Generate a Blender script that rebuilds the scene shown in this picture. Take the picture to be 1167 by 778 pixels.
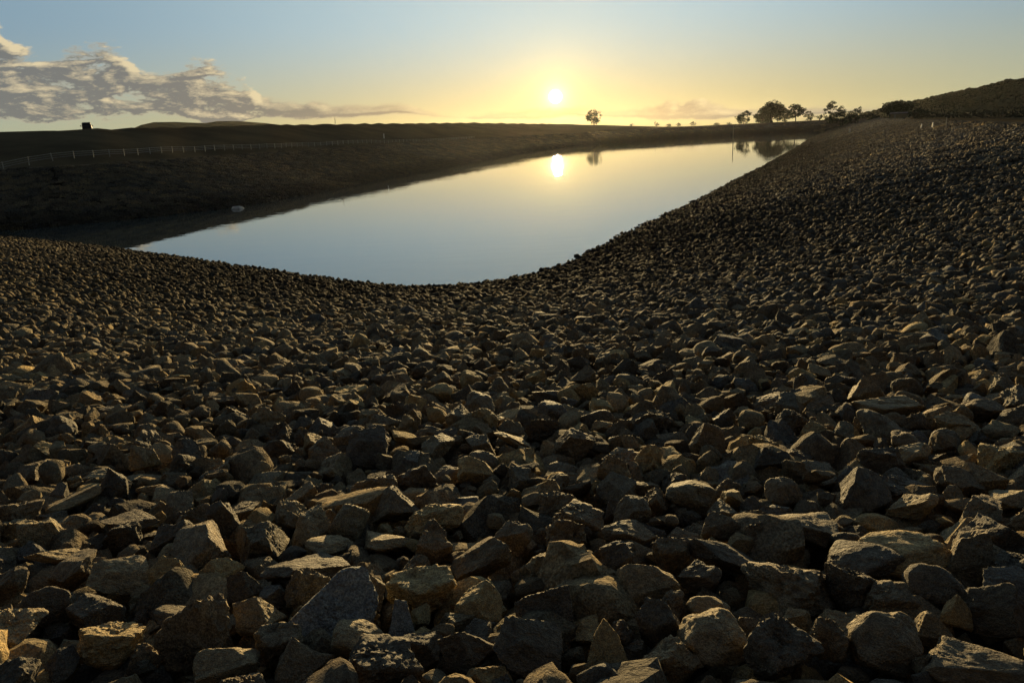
import bpy, bmesh, math, random
import numpy as np
from mathutils import Vector, Matrix, Euler

for o in list(bpy.data.objects):
    bpy.data.objects.remove(o)
scene = bpy.context.scene
COL = scene.collection
random.seed(7)
RNG = np.random.default_rng(11)
R = math.radians

# ------------------------------------------------------------------ camera
EYE = 8.55                       # metres above the water
FPX, CX, CY = 843.0, 583.5, 389.0
PITCH, ROLL = math.atan(236.2 / FPX), R(2.8)
fw = np.array([0, math.cos(PITCH), -math.sin(PITCH)])
_u = np.array([0, math.sin(PITCH), math.cos(PITCH)])
_r = np.array([1.0, 0, 0])
rt = _r * math.cos(ROLL) - _u * math.sin(ROLL)
up = _u * math.cos(ROLL) + _r * math.sin(ROLL)
cam_d = bpy.data.cameras.new('camera')
cam_d.lens = 36 * FPX / 1167
cam_d.sensor_width = 36
cam_d.clip_start, cam_d.clip_end = 0.05, 30000
cam = bpy.data.objects.new('camera', cam_d)
COL.objects.link(cam)
M = Matrix(((rt[0], up[0], -fw[0], 0), (rt[1], up[1], -fw[1], 0), (rt[2], up[2], -fw[2], EYE), (0, 0, 0, 1)))
cam.matrix_world = M
scene.camera = cam

# ------------------------------------------------------------------ light
SUN_AZ, SUN_EL = 4.07, 2.47      # degrees, azimuth clockwise from +Y
SUN_DIR = Vector((math.sin(R(SUN_AZ)) * math.cos(R(SUN_EL)), math.cos(R(SUN_AZ)) * math.cos(R(SUN_EL)), math.sin(R(SUN_EL))))
sd = bpy.data.lights.new('sun', 'SUN')
sd.energy = 5.0
sd.angle = R(0.5)
sd.color = (1.0, 0.73, 0.34)
sun = bpy.data.objects.new('sun', sd)
COL.objects.link(sun)
sun.rotation_euler = SUN_DIR.to_track_quat('Z', 'Y').to_euler()
sun.location = (0, 0, 60)
scene.view_settings.view_transform = 'Standard'
scene.view_settings.look = 'None'
scene.view_settings.exposure = 0.87
scene.view_settings.gamma = 1.0
scene.view_settings.use_curve_mapping = False

HAZE = 0.0000068
# ------------------------------------------------------------------ node helper
class NT:
    def __init__(s, tree):
        s.t = tree
    def n(s, kind, **kw):
        nd = s.t.nodes.new(kind)
        for k, v in kw.items():
            setattr(nd, k, v)
        return nd
    def put(s, sock, v):
        if isinstance(v, bpy.types.NodeSocket):
            s.t.links.new(v, sock)
        elif v is not None:
            sock.default_value = v
    def m(s, op, a, b=None, c=None, clamp=False):
        nd = s.n('ShaderNodeMath', operation=op, use_clamp=clamp)
        s.put(nd.inputs[0], a)
        if b is not None: s.put(nd.inputs[1], b)
        if c is not None: s.put(nd.inputs[2], c)
        return nd.outputs[0]
    def vm(s, op, a, b=None, out=0):
        nd = s.n('ShaderNodeVectorMath', operation=op)
        s.put(nd.inputs[0], a)
        if b is not None: s.put(nd.inputs[1], b)
        return nd.outputs[out]
    def rng(s, v, a, b, c=0.0, d=1.0, smooth=True):
        nd = s.n('ShaderNodeMapRange', interpolation_type='SMOOTHSTEP' if smooth else 'LINEAR', clamp=True)
        s.put(nd.inputs[0], v)
        for i, q in enumerate((a, b, c, d)): s.put(nd.inputs[1 + i], q)
        return nd.outputs[0]
    def mix(s, f, a, b, blend='MIX'):
        nd = s.n('ShaderNodeMix', data_type='RGBA', blend_type=blend)
        s.put(nd.inputs[0], f); s.put(nd.inputs[6], a); s.put(nd.inputs[7], b)
        return nd.outputs[2]
    def xyz(s, x, y, z=0.0):
        nd = s.n('ShaderNodeCombineXYZ')
        s.put(nd.inputs[0], x); s.put(nd.inputs[1], y); s.put(nd.inputs[2], z)
        return nd.outputs[0]
    def noise(s, vec, scale, detail=4, rough=0.55, out=0, dist=0.0):
        nd = s.n('ShaderNodeTexNoise')
        if vec is not None: s.put(nd.inputs['Vector'], vec)
        nd.inputs['Scale'].default_value = scale
        nd.inputs['Detail'].default_value = detail
        nd.inputs['Roughness'].default_value = rough
        nd.inputs['Distortion'].default_value = dist
        return nd.outputs[out]

# ------------------------------------------------------------------ sky
world = bpy.data.worlds.new('World')
scene.world = world
world.use_nodes = True
wt = NT(world.node_tree)
world.node_tree.nodes.clear()

# cloud field: top and base of the cloud bank by azimuth (degrees), broken up by noise
C_TOP = [(-60, 1.0), (-52, 6.0), (-44, 8.6), (-36, 8.8), (-32.6, 8.4), (-31.2, 6.9), (-29.5, 6.1), (-27.6, 6.3), (-26.0, 6.6), (-24.8, 6.1), (-24.0, 5.1), (-22.8, 5.0),
         (-21.4, 5.45), (-20.0, 5.5), (-18.5, 5.1), (-17.4, 4.3), (-16.6, 3.2), (-15.0, 3.0), (-13.4, 3.2), (-12.0, 2.7), (-9.5, 2.6), (-7.5, 2.6), (-5.5, 2.0), (-2.5, 1.5),
         (0.0, 1.75), (2.0, 1.85), (4.0, 1.95), (6.0, 1.85), (8.0, 1.45), (10.0, 1.5), (11.6, 1.6), (12.4, 2.0), (13.2, 1.75), (14.0, 2.1), (15.2, 1.6), (17, 1.2), (20, 0.95), (24, 0.75), (30, 0.2), (60, -2.0)]
C_BASE = [(-60, 4.0), (-48, 2.4), (-33, 2.2), (-27.5, 2.25), (-24, 2.35), (-21, 1.7), (-17, 1.6), (-12, 1.55), (-8, 1.7), (-4, 1.3), (0, 0.9), (6, 0.8), (14, 0.3), (24, 0.2), (60, 0.2)]
g = bpy.data.node_groups.new('cloud_field', 'ShaderNodeTree')
g.interface.new_socket('az', in_out='INPUT', socket_type='NodeSocketFloat')
g.interface.new_socket('el', in_out='INPUT', socket_type='NodeSocketFloat')
g.interface.new_socket('value', in_out='OUTPUT', socket_type='NodeSocketFloat')
gt = NT(g)
gi, go = gt.n('NodeGroupInput'), gt.n('NodeGroupOutput')
ux = gt.m('MULTIPLY_ADD', gi.outputs[0], 1 / 120, 0.5, clamp=True)
def curve(pts_):
    nd = gt.n('ShaderNodeFloatCurve')
    cv = nd.mapping.curves[0]
    nd.mapping.use_clip = False
    n_ = len(pts_)
    while len(cv.points) < n_: cv.points.new(0.5, 0.5)
    for p_, (x_, y_) in zip(cv.points, pts_):
        p_.location = ((x_ + 60) / 120, (y_ + 4) / 16); p_.handle_type = 'AUTO_CLAMPED'
    nd.mapping.update()
    gt.put(nd.inputs['Value'], ux)
    return gt.m('MULTIPLY_ADD', nd.outputs[0], 16.0, -4.0)
top, bot = curve(C_TOP), curve(C_BASE)
pv = gt.xyz(gt.m('MULTIPLY', gi.outputs[0], 0.38), gt.m('MULTIPLY', gi.outputs[1], 1.0), 3.7)
nz = gt.m('SUBTRACT', gt.noise(pv, 0.8, 9, 0.64, dist=0.2), 0.5)
amp = gt.m('MULTIPLY', gt.rng(gt.m('SUBTRACT', top, bot), 0.3, 3.5, 0.8, 4.3), 1.0)
edge = gt.m('MINIMUM', gt.m('SUBTRACT', top, gi.outputs[1]), gt.m('MULTIPLY', gt.m('SUBTRACT', gi.outputs[1], bot), 1.6))
edge = gt.m('MINIMUM', edge, 0.62)
gt.put(go.inputs[0], gt.m('ADD', edge, gt.m('MULTIPLY', nz, amp)))

tc = wt.n('ShaderNodeTexCoord')
dirv = wt.vm('NORMALIZE', tc.outputs['Generated'])
sep = wt.n('ShaderNodeSeparateXYZ'); wt.put(sep.inputs[0], dirv)
DEG = 180 / math.pi
az = wt.m('MULTIPLY', wt.m('ARCTAN2', sep.outputs[0], sep.outputs[1]), DEG)
el = wt.m('MULTIPLY', wt.m('ARCSINE', sep.outputs[2]), DEG)
sky = wt.n('ShaderNodeTexSky', sky_type='NISHITA', sun_disc=False)
sky.sun_elevation = R(SUN_EL)
sky.sun_rotation = R(SUN_AZ)
sky.altitude = 100
sky.air_density = 1.0
sky.dust_density = 1.0
sky.ozone_density = 1.2
dot = wt.vm('DOT_PRODUCT', dirv, tuple(SUN_DIR), out=1)
ang = wt.m('MULTIPLY', wt.m('ARCCOSINE', wt.m('MINIMUM', dot, 0.9999999)), DEG)
def scaled(col, f):
    nd = wt.n('ShaderNodeVectorMath', operation='SCALE')
    wt.put(nd.inputs[0], col)
    wt.put(nd.inputs['Scale'], f)
    return nd.outputs[0]
def vadd(a, b):
    return wt.vm('ADD', a, b)
hs = wt.n('ShaderNodeHueSaturation'); hs.inputs['Saturation'].default_value = 0.75
wt.put(hs.inputs['Color'], sky.outputs[0])
# clear evening air: dull blue overhead and opposite the sun, paling to straw at the horizon
elp = wt.m('MAXIMUM', el, 0.0)
upf = wt.rng(elp, 0.0, 8.5, 0.0, 1.0)
side = wt.rng(ang, 6.0, 40.0, 0.0, 1.0)
hor = wt.mix(side, (6.2, 5.1, 2.1, 1), (4.2, 4.4, 2.9, 1))
mid = wt.mix(side, (4.5, 6.0, 6.5, 1), (2.3, 3.5, 4.4, 1))
air = wt.mix(upf, hor, mid)
zen = wt.rng(elp, 12.0, 60.0)
air = wt.mix(zen, air, (0.6, 0.95, 1.6, 1))
back = wt.rng(ang, 55.0, 130.0)
air = wt.mix(back, air, (0.42, 0.48, 0.6, 1))
skyc = vadd(scaled(air, 0.95), scaled(hs.outputs[0], 0.06))
# aureole and disc of the low sun
a1 = wt.m('MULTIPLY', wt.m('POWER', 2.718, wt.m('MULTIPLY', ang, -1 / 1.7)), 5.5)
a2 = wt.m('MULTIPLY', wt.m('POWER', 2.718, wt.m('MULTIPLY', ang, -1 / 5.5)), 2.2)
disc = wt.m('ADD', wt.m('MULTIPLY', wt.rng(ang, 0.26, 0.56, 1.0, 0.0), 60.0), wt.m('MULTIPLY', wt.m('POWER', 2.718, wt.m('MULTIPLY', ang, -1 / 0.42)), 15.0))
skyc = vadd(skyc, scaled((1.0, 0.68, 0.06), a2))
skyc = vadd(skyc, scaled((1.0, 0.66, 0.12), a1))
skyc = vadd(skyc, scaled((1.0, 0.93, 0.72), disc))
def cg(a, e):
    nd = wt.n('ShaderNodeGroup'); nd.node_tree = g
    wt.put(nd.inputs[0], a); wt.put(nd.inputs[1], e)
    return nd.outputs[0]
v0 = cg(az, el)
v1 = cg(wt.m('ADD', az, 0.55), wt.m('ADD', el, 0.22))
dens = wt.rng(v0, -0.06, 0.46)
lit = wt.m('MULTIPLY', wt.m('SUBTRACT', v0, v1), 1.25, clamp=True)
lit = wt.m('MAXIMUM', lit, wt.m('MULTIPLY', wt.rng(v0, 0.42, 0.05), 0.6), clamp=True)
near = wt.m('POWER', 2.718, wt.m('MULTIPLY', ang, -1 / 8.0))
shade = wt.mix(near, (1.75, 1.78, 1.72, 1), (9.0, 5.2, 1.7, 1))
gold = wt.mix(near, (7.6, 6.3, 3.9, 1), (13.0, 8.8, 3.2, 1))
cc = wt.mix(lit, shade, gold)
alpha = wt.m('MULTIPLY', dens, wt.rng(ang, 2.0, 14.0, 0.72, 0.93))
alpha = wt.m('MULTIPLY', alpha, wt.rng(ang, 0.6, 1.1, 0.15, 1.0))
fin = wt.mix(alpha, skyc, cc)
bg = wt.n('ShaderNodeBackground'); bg.inputs['Strength'].default_value = 0.055
wt.put(bg.inputs['Color'], fin)
wo = wt.n('ShaderNodeOutputWorld')
wt.put(wo.inputs['Surface'], bg.outputs[0])
world.cycles.sampling_method = 'MANUAL'
world.cycles.sample_map_resolution = 512
scene.cycles.max_bounces = 6
scene.cycles.diffuse_bounces = 3
scene.cycles.glossy_bounces = 3
scene.cycles.use_denoising = True


# ------------------------------------------------------------------ small helpers
def tag(o, label=None, cat=None, group=None, kind=None):
    if label: o['label'] = label
    if cat: o['category'] = cat
    if group: o['group'] = group
    if kind: o['kind'] = kind
    return o

def link(name, me, mat=None, parent=None, loc=(0, 0, 0), rot=(0, 0, 0)):
    if mat is not None and len(me.materials) == 0:
        me.materials.append(mat)
    o = bpy.data.objects.new(name, me)
    COL.objects.link(o)
    o.location = loc
    o.rotation_euler = rot
    if parent: o.parent = parent
    return o

def empty(name, loc, rz=0.0):
    o = bpy.data.objects.new(name, None)
    COL.objects.link(o)
    o.location = loc
    o.rotation_euler = (0, 0, rz)
    o.empty_display_size = 0.3
    return o

def mesh_np(name, V, F, smooth=False):
    me = bpy.data.meshes.new(name)
    V = np.asarray(V, dtype=np.float32)
    F = np.asarray(F, dtype=np.int32)
    k = F.shape[1]
    me.vertices.add(len(V)); me.vertices.foreach_set('co', V.ravel())
    me.loops.add(F.size); me.loops.foreach_set('vertex_index', F.ravel())
    me.polygons.add(len(F))
    me.polygons.foreach_set('loop_start', np.arange(0, F.size, k, dtype=np.int32))
    me.polygons.foreach_set('loop_total', np.full(len(F), k, dtype=np.int32))
    if smooth:
        me.polygons.foreach_set('use_smooth', np.ones(len(F), dtype=bool))
    me.update(calc_edges=True)
    me.validate()
    return me

def grid_mesh(name, P, closed=False, smooth=True):
    n, m = P.shape[:2]
    idx = np.arange(n * m).reshape(n, m)
    if closed: idx = np.vstack([idx, idx[:1]])
    F = np.stack([idx[:-1, :-1], idx[1:, :-1], idx[1:, 1:], idx[:-1, 1:]], -1).reshape(-1, 4)
    return mesh_np(name, P.reshape(-1, 3), F, smooth)

class MB:
    def __init__(s): s.bm = bmesh.new()
    def box(s, c, d, rz=0.0, bev=0.0, taper=1.0):
        r = bmesh.ops.create_cube(s.bm, size=1)
        vs = r['verts']
        for v in vs:
            k = taper if v.co.z > 0 else 1.0
            v.co = Vector((v.co.x * d[0] * k, v.co.y * d[1] * k, v.co.z * d[2]))
        if bev > 0:
            es = list({e for v in vs for e in v.link_edges})
            r2 = bmesh.ops.bevel(s.bm, geom=es, offset=bev, segments=2, affect='EDGES', profile=0.5)
            vs = list({v for f in r2['faces'] for v in f.verts} | {v for v in vs if v.is_valid})
        bmesh.ops.rotate(s.bm, verts=vs, cent=(0, 0, 0), matrix=Matrix.Rotation(rz, 3, 'Z'))
        bmesh.ops.translate(s.bm, verts=vs, vec=c)
        return s
    def tube(s, a, b, r0, r1=None, seg=7):
        r1 = r0 if r1 is None else r1
        a, b = Vector(a), Vector(b)
        d = b - a
        q = d.to_track_quat('Z', 'Y').to_matrix()
        rings = []
        for p, r in ((a, r0), (b, r1)):
            rings.append([s.bm.verts.new(p + q @ Vector((math.cos(t) * r, math.sin(t) * r, 0))) for t in [2 * math.pi * i / seg for i in range(seg)]])
        for i in range(seg):
            j = (i + 1) % seg
            s.bm.faces.new((rings[0][i], rings[0][j], rings[1][j], rings[1][i]))
        s.bm.faces.new(rings[1]); s.bm.faces.new(rings[0][::-1])
        return s
    def build(s, name, mat, parent=None, loc=(0, 0, 0), smooth=False):
        me = bpy.data.meshes.new(name)
        bmesh.ops.recalc_face_normals(s.bm, faces=s.bm.faces)
        s.bm.to_mesh(me); s.bm.free()
        if smooth:
            for p in me.polygons: p.use_smooth = True
        return link(name, me, mat, parent, loc)

# vectorised value noise
_perm = np.random.default_rng(5).random((64, 64, 64)).astype(np.float32)
def vnoise(P):
    i = np.floor(P).astype(int); f = P - i
    f = f * f * (3 - 2 * f)
    out = 0
    for dx in (0, 1):
        wx = f[:, 0] if dx else 1 - f[:, 0]
        for dy in (0, 1):
            wy = f[:, 1] if dy else 1 - f[:, 1]
            for dz in (0, 1):
                wz = f[:, 2] if dz else 1 - f[:, 2]
                out = out + wx * wy * wz * _perm[(i[:, 0] + dx) % 64, (i[:, 1] + dy) % 64, (i[:, 2] + dz) % 64]
    return out * 2 - 1
def fbm(P, oct=4, gain=0.5):
    a, s, o = 1.0, 1.0, 0
    for k in range(oct):
        o = o + a * vnoise(P * s + 17.3 * k); a *= gain; s *= 2.03
    return o

# ------------------------------------------------------------------ materials
def principled(name):
    m = bpy.data.materials.new(name); m.use_nodes = True
    t = NT(m.node_tree)
    b = m.node_tree.nodes['Principled BSDF']
    return m, t, b

def simple(name, col, rough=0.8, var=0.25, scale=3.0, metal=0.0, bump=0.0):
    m, t, b = principled(name)
    c = t.n('ShaderNodeTexCoord')
    n = t.noise(c.outputs['Object'], scale, 5)
    f = t.rng(n, 0.3, 0.7, 1 - var, 1 + var, smooth=False)
    nd = t.n('ShaderNodeVectorMath', operation='SCALE'); nd.inputs[0].default_value = col
    t.put(nd.inputs['Scale'], f)
    t.put(b.inputs['Base Color'], nd.outputs[0])
    b.inputs['Roughness'].default_value = rough
    b.inputs['Metallic'].default_value = metal
    if bump:
        bp = t.n('ShaderNodeBump'); bp.inputs['Strength'].default_value = 0.6; bp.inputs['Distance'].default_value = bump
        t.put(bp.inputs['Height'], n); t.put(b.inputs['Normal'], bp.outputs[0])
    return m

def rock_material(name, instanced):
    m, t, b = principled(name)
    c = t.n('ShaderNodeTexCoord')
    oi = t.n('ShaderNodeObjectInfo')
    if instanced:
        at = t.n('ShaderNodeAttribute', attribute_type='INSTANCER', attribute_name='tint')
        tint = at.outputs['Color']
    else:
        tint = oi.outputs['Color']
    off = t.m('MULTIPLY', oi.outputs['Random'], 37.0)
    p = t.vm('ADD', c.outputs['Object'], t.xyz(off, t.m('MULTIPLY', off, 0.71), 0.0))
    big = t.noise(p, 1.3, 3, 0.6)
    mid = t.noise(p, 5.0, 6, 0.62)
    fine = t.noise(p, 22.0, 4, 0.65)
    vo = t.n('ShaderNodeTexVoronoi', feature='F1'); vo.inputs['Scale'].default_value = 11.0; t.put(vo.inputs['Vector'], p)
    pits = t.rng(vo.outputs['Distance'], 0.05, 0.45)
    pm = t.rng(big, 0.42, 0.62)
    col = t.mix(t.rng(mid, 0.35, 0.68), tint, t.vm('MULTIPLY', tint, (1.75, 1.70, 1.52)))
    col = t.mix(t.m('MULTIPLY', t.rng(fine, 0.35, 0.75), 0.55), col, t.vm('SCALE', col) )
    # dark mineral specks
    dk = t.n('ShaderNodeVectorMath', operation='SCALE'); t.put(dk.inputs[0], tint); dk.inputs['Scale'].default_value = 0.45
    col = t.mix(t.m('MULTIPLY', t.rng(fine, 0.56, 0.42), 0.6), col, dk.outputs[0])
    t.put(b.inputs['Base Color'], col)
    b.inputs['Roughness'].default_value = 0.85 if instanced else 0.74
    b.inputs['Specular IOR Level'].default_value = 0.04 if instanced else 0.12
    h = t.m('ADD', t.m('MULTIPLY', mid, 0.9), t.m('MULTIPLY', fine, 0.28))
    h = t.m('ADD', h, t.m('MULTIPLY', t.m('MULTIPLY', pits, pm), 0.55))
    bp = t.n('ShaderNodeBump'); bp.inputs['Strength'].default_value = 0.75; bp.inputs['Distance'].default_value = 0.10
    t.put(bp.inputs['Height'], h)
    t.put(b.inputs['Normal'], bp.outputs[0])
    return m
# the SCALE call above needs its factor
MAT_ROCK = rock_material('rock_surface', False)
MAT_ROCKI = rock_material('rock_surface_loose', True)
for mm in (MAT_ROCK, MAT_ROCKI):
    for nd in mm.node_tree.nodes:
        if nd.type == 'VECT_MATH' and nd.operation == 'SCALE' and abs(nd.inputs['Scale'].default_value - 1.0) < 1e-6:
            nd.inputs['Scale'].default_value = 1.35

def earth_material(name, a, b_, scale=0.4, stone=0.0):
    m, t, b = principled(name)
    c = t.n('ShaderNodeTexCoord')
    n1 = t.noise(c.outputs['Object'], scale, 8, 0.65)
    n2 = t.noise(c.outputs['Object'], scale * 9, 5, 0.65)
    col = t.mix(t.rng(n1, 0.35, 0.65), (*a, 1), (*b_, 1))
    vo = t.n('ShaderNodeTexVoronoi', feature='F1'); vo.inputs['Scale'].default_value = 3.2
    t.put(vo.inputs['Vector'], c.outputs['Object'])
    if stone:
        col = t.mix(t.rng(vo.outputs['Distance'], 0.0, 0.6), t.mix(stone, col, t.mix(1.0, col, vo.outputs['Distance'], 'MULTIPLY')), (0.02, 0.016, 0.012, 1))
    t.put(b.inputs['Base Color'], col)
    b.inputs['Roughness'].default_value = 0.95
    b.inputs['Specular IOR Level'].default_value = 0.0
    bp = t.n('ShaderNodeBump'); bp.inputs['Strength'].default_value = 0.5; bp.inputs['Distance'].default_value = 0.01
    h = t.m('ADD', n2, t.m('MULTIPLY', vo.outputs['Distance'], -0.6)) if stone else n2
    t.put(bp.inputs['Height'], h); t.put(b.inputs['Normal'], bp.outputs[0])
    return m
MAT_FIELD = earth_material('field_dry_grass', (0.075, 0.058, 0.034), (0.12, 0.092, 0.052), 0.05)
MAT_BANK = earth_material('bank_stone', (0.035, 0.028, 0.02), (0.06, 0.047, 0.032), 0.3, stone=0.5)
MAT_TRACK = earth_material('track_gravel', (0.10, 0.08, 0.055), (0.15, 0.12, 0.08), 0.5)
MAT_HILL = earth_material('hill_scrub', (0.036, 0.038, 0.021), (0.062, 0.058, 0.033), 0.012)
MAT_HILLTREE = simple('hill_foliage', (0.040, 0.042, 0.024), 0.95, 0.3, 0.02)
MAT_HILLTREE.node_tree.nodes['Principled BSDF'].inputs['Specular IOR Level'].default_value = 0.0
MAT_LEAF = simple('foliage', (0.055, 0.065, 0.028), 0.8, 0.4, 0.6)
MAT_LEAF2 = simple('foliage_dry', (0.075, 0.07, 0.032), 0.8, 0.4, 0.6)
MAT_BARK = simple('bark', (0.07, 0.05, 0.035), 0.9, 0.3, 2.0)
MAT_WOOD = simple('weathered_timber', (0.40, 0.36, 0.28), 0.85, 0.25, 3.0)
MAT_WIRE = simple('galvanised_wire', (0.42, 0.40, 0.36), 0.45, 0.1, 3.0, metal=0.6)
MAT_WHITE = simple('white_paint', (0.75, 0.74, 0.70), 0.5, 0.08, 5.0)
MAT_DARK = simple('dark_paint', (0.03, 0.03, 0.03), 0.4, 0.15, 2.0)
MAT_GLASS = simple('dark_glass', (0.015, 0.018, 0.02), 0.12, 0.1, 2.0)
MAT_RUBBER = simple('rubber', (0.02, 0.02, 0.02), 0.85, 0.1, 4.0)
MAT_WALL = simple('tan_render', (0.36, 0.27, 0.15), 0.9, 0.12, 1.0)
MAT_ROOF = simple('sheet_roof', (0.12, 0.09, 0.07), 0.7, 0.15, 1.0)

m, t, b = principled('water')
MAT_WATER = m
c = t.n('ShaderNodeTexCoord')
mp = t.vm('MULTIPLY', c.outputs['Object'], (0.30, 0.75, 0.55))
wn = t.noise(mp, 0.8, 3, 0.5)
wn2 = t.noise(t.vm('MULTIPLY', c.outputs['Object'], (0.01, 0.03, 0.03)), 1.0, 3, 0.5)
bp = t.n('ShaderNodeBump'); bp.inputs['Strength'].default_value = 1.0; bp.inputs['Distance'].default_value = 0.008
t.put(bp.inputs['Height'], t.m('MULTIPLY', wn, t.rng(wn2, 0.35, 0.65, 0.4, 1.2)))
t.put(b.inputs['Normal'], bp.outputs[0])
b.inputs['Base Color'].default_value = (0.045, 0.055, 0.05, 1)
b.inputs['Roughness'].default_value = 0.0
b.inputs['IOR'].default_value = 2.6

# ------------------------------------------------------------------ reservoir plan
CTRL = [(-6.2, 43.3), (-2.6, 43.0), (1.1, 45.0), (4.1, 48.6), (8.3, 56.9), (12.9, 67.0), (23.4, 89.1), (39.8, 124.1),
        (81, 214), (141.2, 348.4), (200, 476), (236, 556), (238, 574), (225, 582), (190, 578), (150, 560), (107, 532), (58, 480), (26, 410), (2, 310),
        (-17, 226), (-28, 173), (-35.5, 128), (-41, 110), (-50, 99), (-59, 93.5), (-62.5, 91.8), (-62.5, 89.6), (-59, 86.6),
        (-47.5, 77.5), (-35.1, 67.3), (-21.8, 55.9), (-13.3, 48.3), (-8.9, 44.8)]
def spline(C, per=14):
    C = np.array(C, float); n = len(C); out = []
    for i in range(n):
        p0, p1, p2, p3 = C[i - 1], C[i], C[(i + 1) % n], C[(i + 2) % n]
        # centripetal Catmull-Rom
        t0 = 0; t1 = t0 + np.linalg.norm(p1 - p0) ** .5; t2 = t1 + np.linalg.norm(p2 - p1) ** .5; t3 = t2 + np.linalg.norm(p3 - p2) ** .5
        for t in np.linspace(t1, t2, per, endpoint=False):
            A1 = (t1 - t) / (t1 - t0) * p0 + (t - t0) / (t1 - t0) * p1
            A2 = (t2 - t) / (t2 - t1) * p1 + (t - t1) / (t2 - t1) * p2
            A3 = (t3 - t) / (t3 - t2) * p2 + (t - t2) / (t3 - t2) * p3
            B1 = (t2 - t) / (t2 - t0) * A1 + (t - t0) / (t2 - t0) * A2
            B2 = (t3 - t) / (t3 - t1) * A2 + (t - t1) / (t3 - t1) * A3
            out.append((t2 - t) / (t2 - t1) * B1 + (t - t1) / (t2 - t1) * B2)
    return np.array(out)
SH = spline(CTRL)                         # counter-clockwise shoreline
tg = np.roll(SH, -1, 0) - np.roll(SH, 1, 0)
for _ in range(3):
    tg = tg / np.linalg.norm(tg, axis=1)[:, None]
    tg = (np.roll(tg, 1, 0) + 2 * tg + np.roll(tg, -1, 0)) / 4
tg = tg / np.linalg.norm(tg, axis=1)[:, None]
NRM = np.stack([tg[:, 1], -tg[:, 0]], 1)   # outward
CREST = 7.0
_w = fbm(np.stack([SH[:, 0] / 6.0, SH[:, 1] / 6.0, SH[:, 0] * 0], 1), 3)
SH = SH + NRM * (0.22 * _w)[:, None]
# horizontal width of the bank along the shore: flatter round the near corner where the camera stands
dcam = np.hypot(SH[:, 0] + 3, SH[:, 1] - 43)
near_w = np.exp(-(dcam / 22.0) ** 2)
LW = 30.5 + 12.9 * near_w
LW = np.where((SH[:, 0] < -20) & (SH[:, 1] > 95), 28.0, LW)
for _ in range(6): LW = (np.roll(LW, 1) + LW * 2 + np.roll(LW, -1)) / 4

def inside(P):
    x, y = P[:, 0], P[:, 1]
    r = np.zeros(len(P), bool)
    x0, y0 = SH[:, 0], SH[:, 1]; x1, y1 = np.roll(x0, -1), np.roll(y0, -1)
    for a, b_, c_, d_ in zip(x0, y0, x1, y1):
        k = ((b_ > y) != (d_ > y)) & (x < (c_ - a) * (y - b_) / (d_ - b_ + 1e-12) + a)
        r ^= k
    return r
def shore(P, full=False):
    """signed distance to the shoreline (negative in the water), bank width there, and uphill direction"""
    P = np.asarray(P, float).reshape(-1, 2)
    D = np.empty(len(P)); L = np.empty(len(P)); G = np.empty((len(P), 2))
    A = SH; Bv = np.roll(SH, -1, 0) - SH; bb = (Bv ** 2).sum(1)
    for s in range(0, len(P), 4000):
        q = P[s:s + 4000]
        k0 = (((q[:, None, :] - A[None, ::4]) ** 2).sum(2)).argmin(1) * 4
        K = (k0[:, None] + np.arange(-6, 7)[None]) % len(A)
        w = q[:, None, :] - A[K]
        tt = np.clip((w * Bv[K]).sum(2) / bb[K], 0, 1)
        e = w - tt[..., None] * Bv[K]
        d2 = (e ** 2).sum(2)
        j = d2.argmin(1); r_ = np.arange(len(q))
        D[s:s + 4000] = np.sqrt(d2[r_, j]); L[s:s + 4000] = LW[K[r_, j]]; G[s:s + 4000] = e[r_, j]
    ins = inside(P)
    G = G / np.maximum(D, 1e-6)[:, None] * np.where(ins, -1, 1)[:, None]
    D = np.where(ins, -D, D)
    return (D, L, G) if full else (D, L)
def bank_z(d, L):
    t = d / L
    z = CREST * t
    # soft break of slope at the crest
    return np.where(t < 0.98, z, CREST * (0.98 + 0.02 * np.tanh((np.maximum(t, 0.98) - 0.98) / 0.02)))

# terrain outside the crest: ridge elevation angle seen from the crest corner, by azimuth
SKY_AZ = np.array([-180, -120, -60, -35.5, -32.85, -28.07, -22.8, -16.5, -8.5, -2.0, 4.0, 8.3, 12.1, 17, 24, 40, 70, 180])
SKY_EL = np.array([-0.5, -0.2, 1.5, 1.70, 1.71, 1.63, 1.55, 1.46, 1.21, 0.95, 0.57, 0.24, -0.04, -0.16, -0.25, -0.5, -0.6, -0.5])
SKY_D = np.array([500, 400, 230, 214, 212, 214, 240, 300, 390, 620, 900, 830, 770, 750, 760, 600, 500, 500.0])
def crest_dist():
    azs = np.linspace(-180, 180, 721); out = np.empty(721)
    Q = SH + NRM * (LW + 7.0)[:, None]
    qa = np.degrees(np.arctan2(Q[:, 0], Q[:, 1])); qd = np.hypot(Q[:, 0], Q[:, 1])
    for i, a in enumerate(azs):
        k = np.abs((qa - a + 180) % 360 - 180) < 1.2
        out[i] = qd[k].max() if k.any() else 8.0
    for _ in range(4): out = (np.roll(out, 1) + 2 * out + np.roll(out, -1)) / 4
    return azs, out
CAZ, CD = crest_dist()
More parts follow.
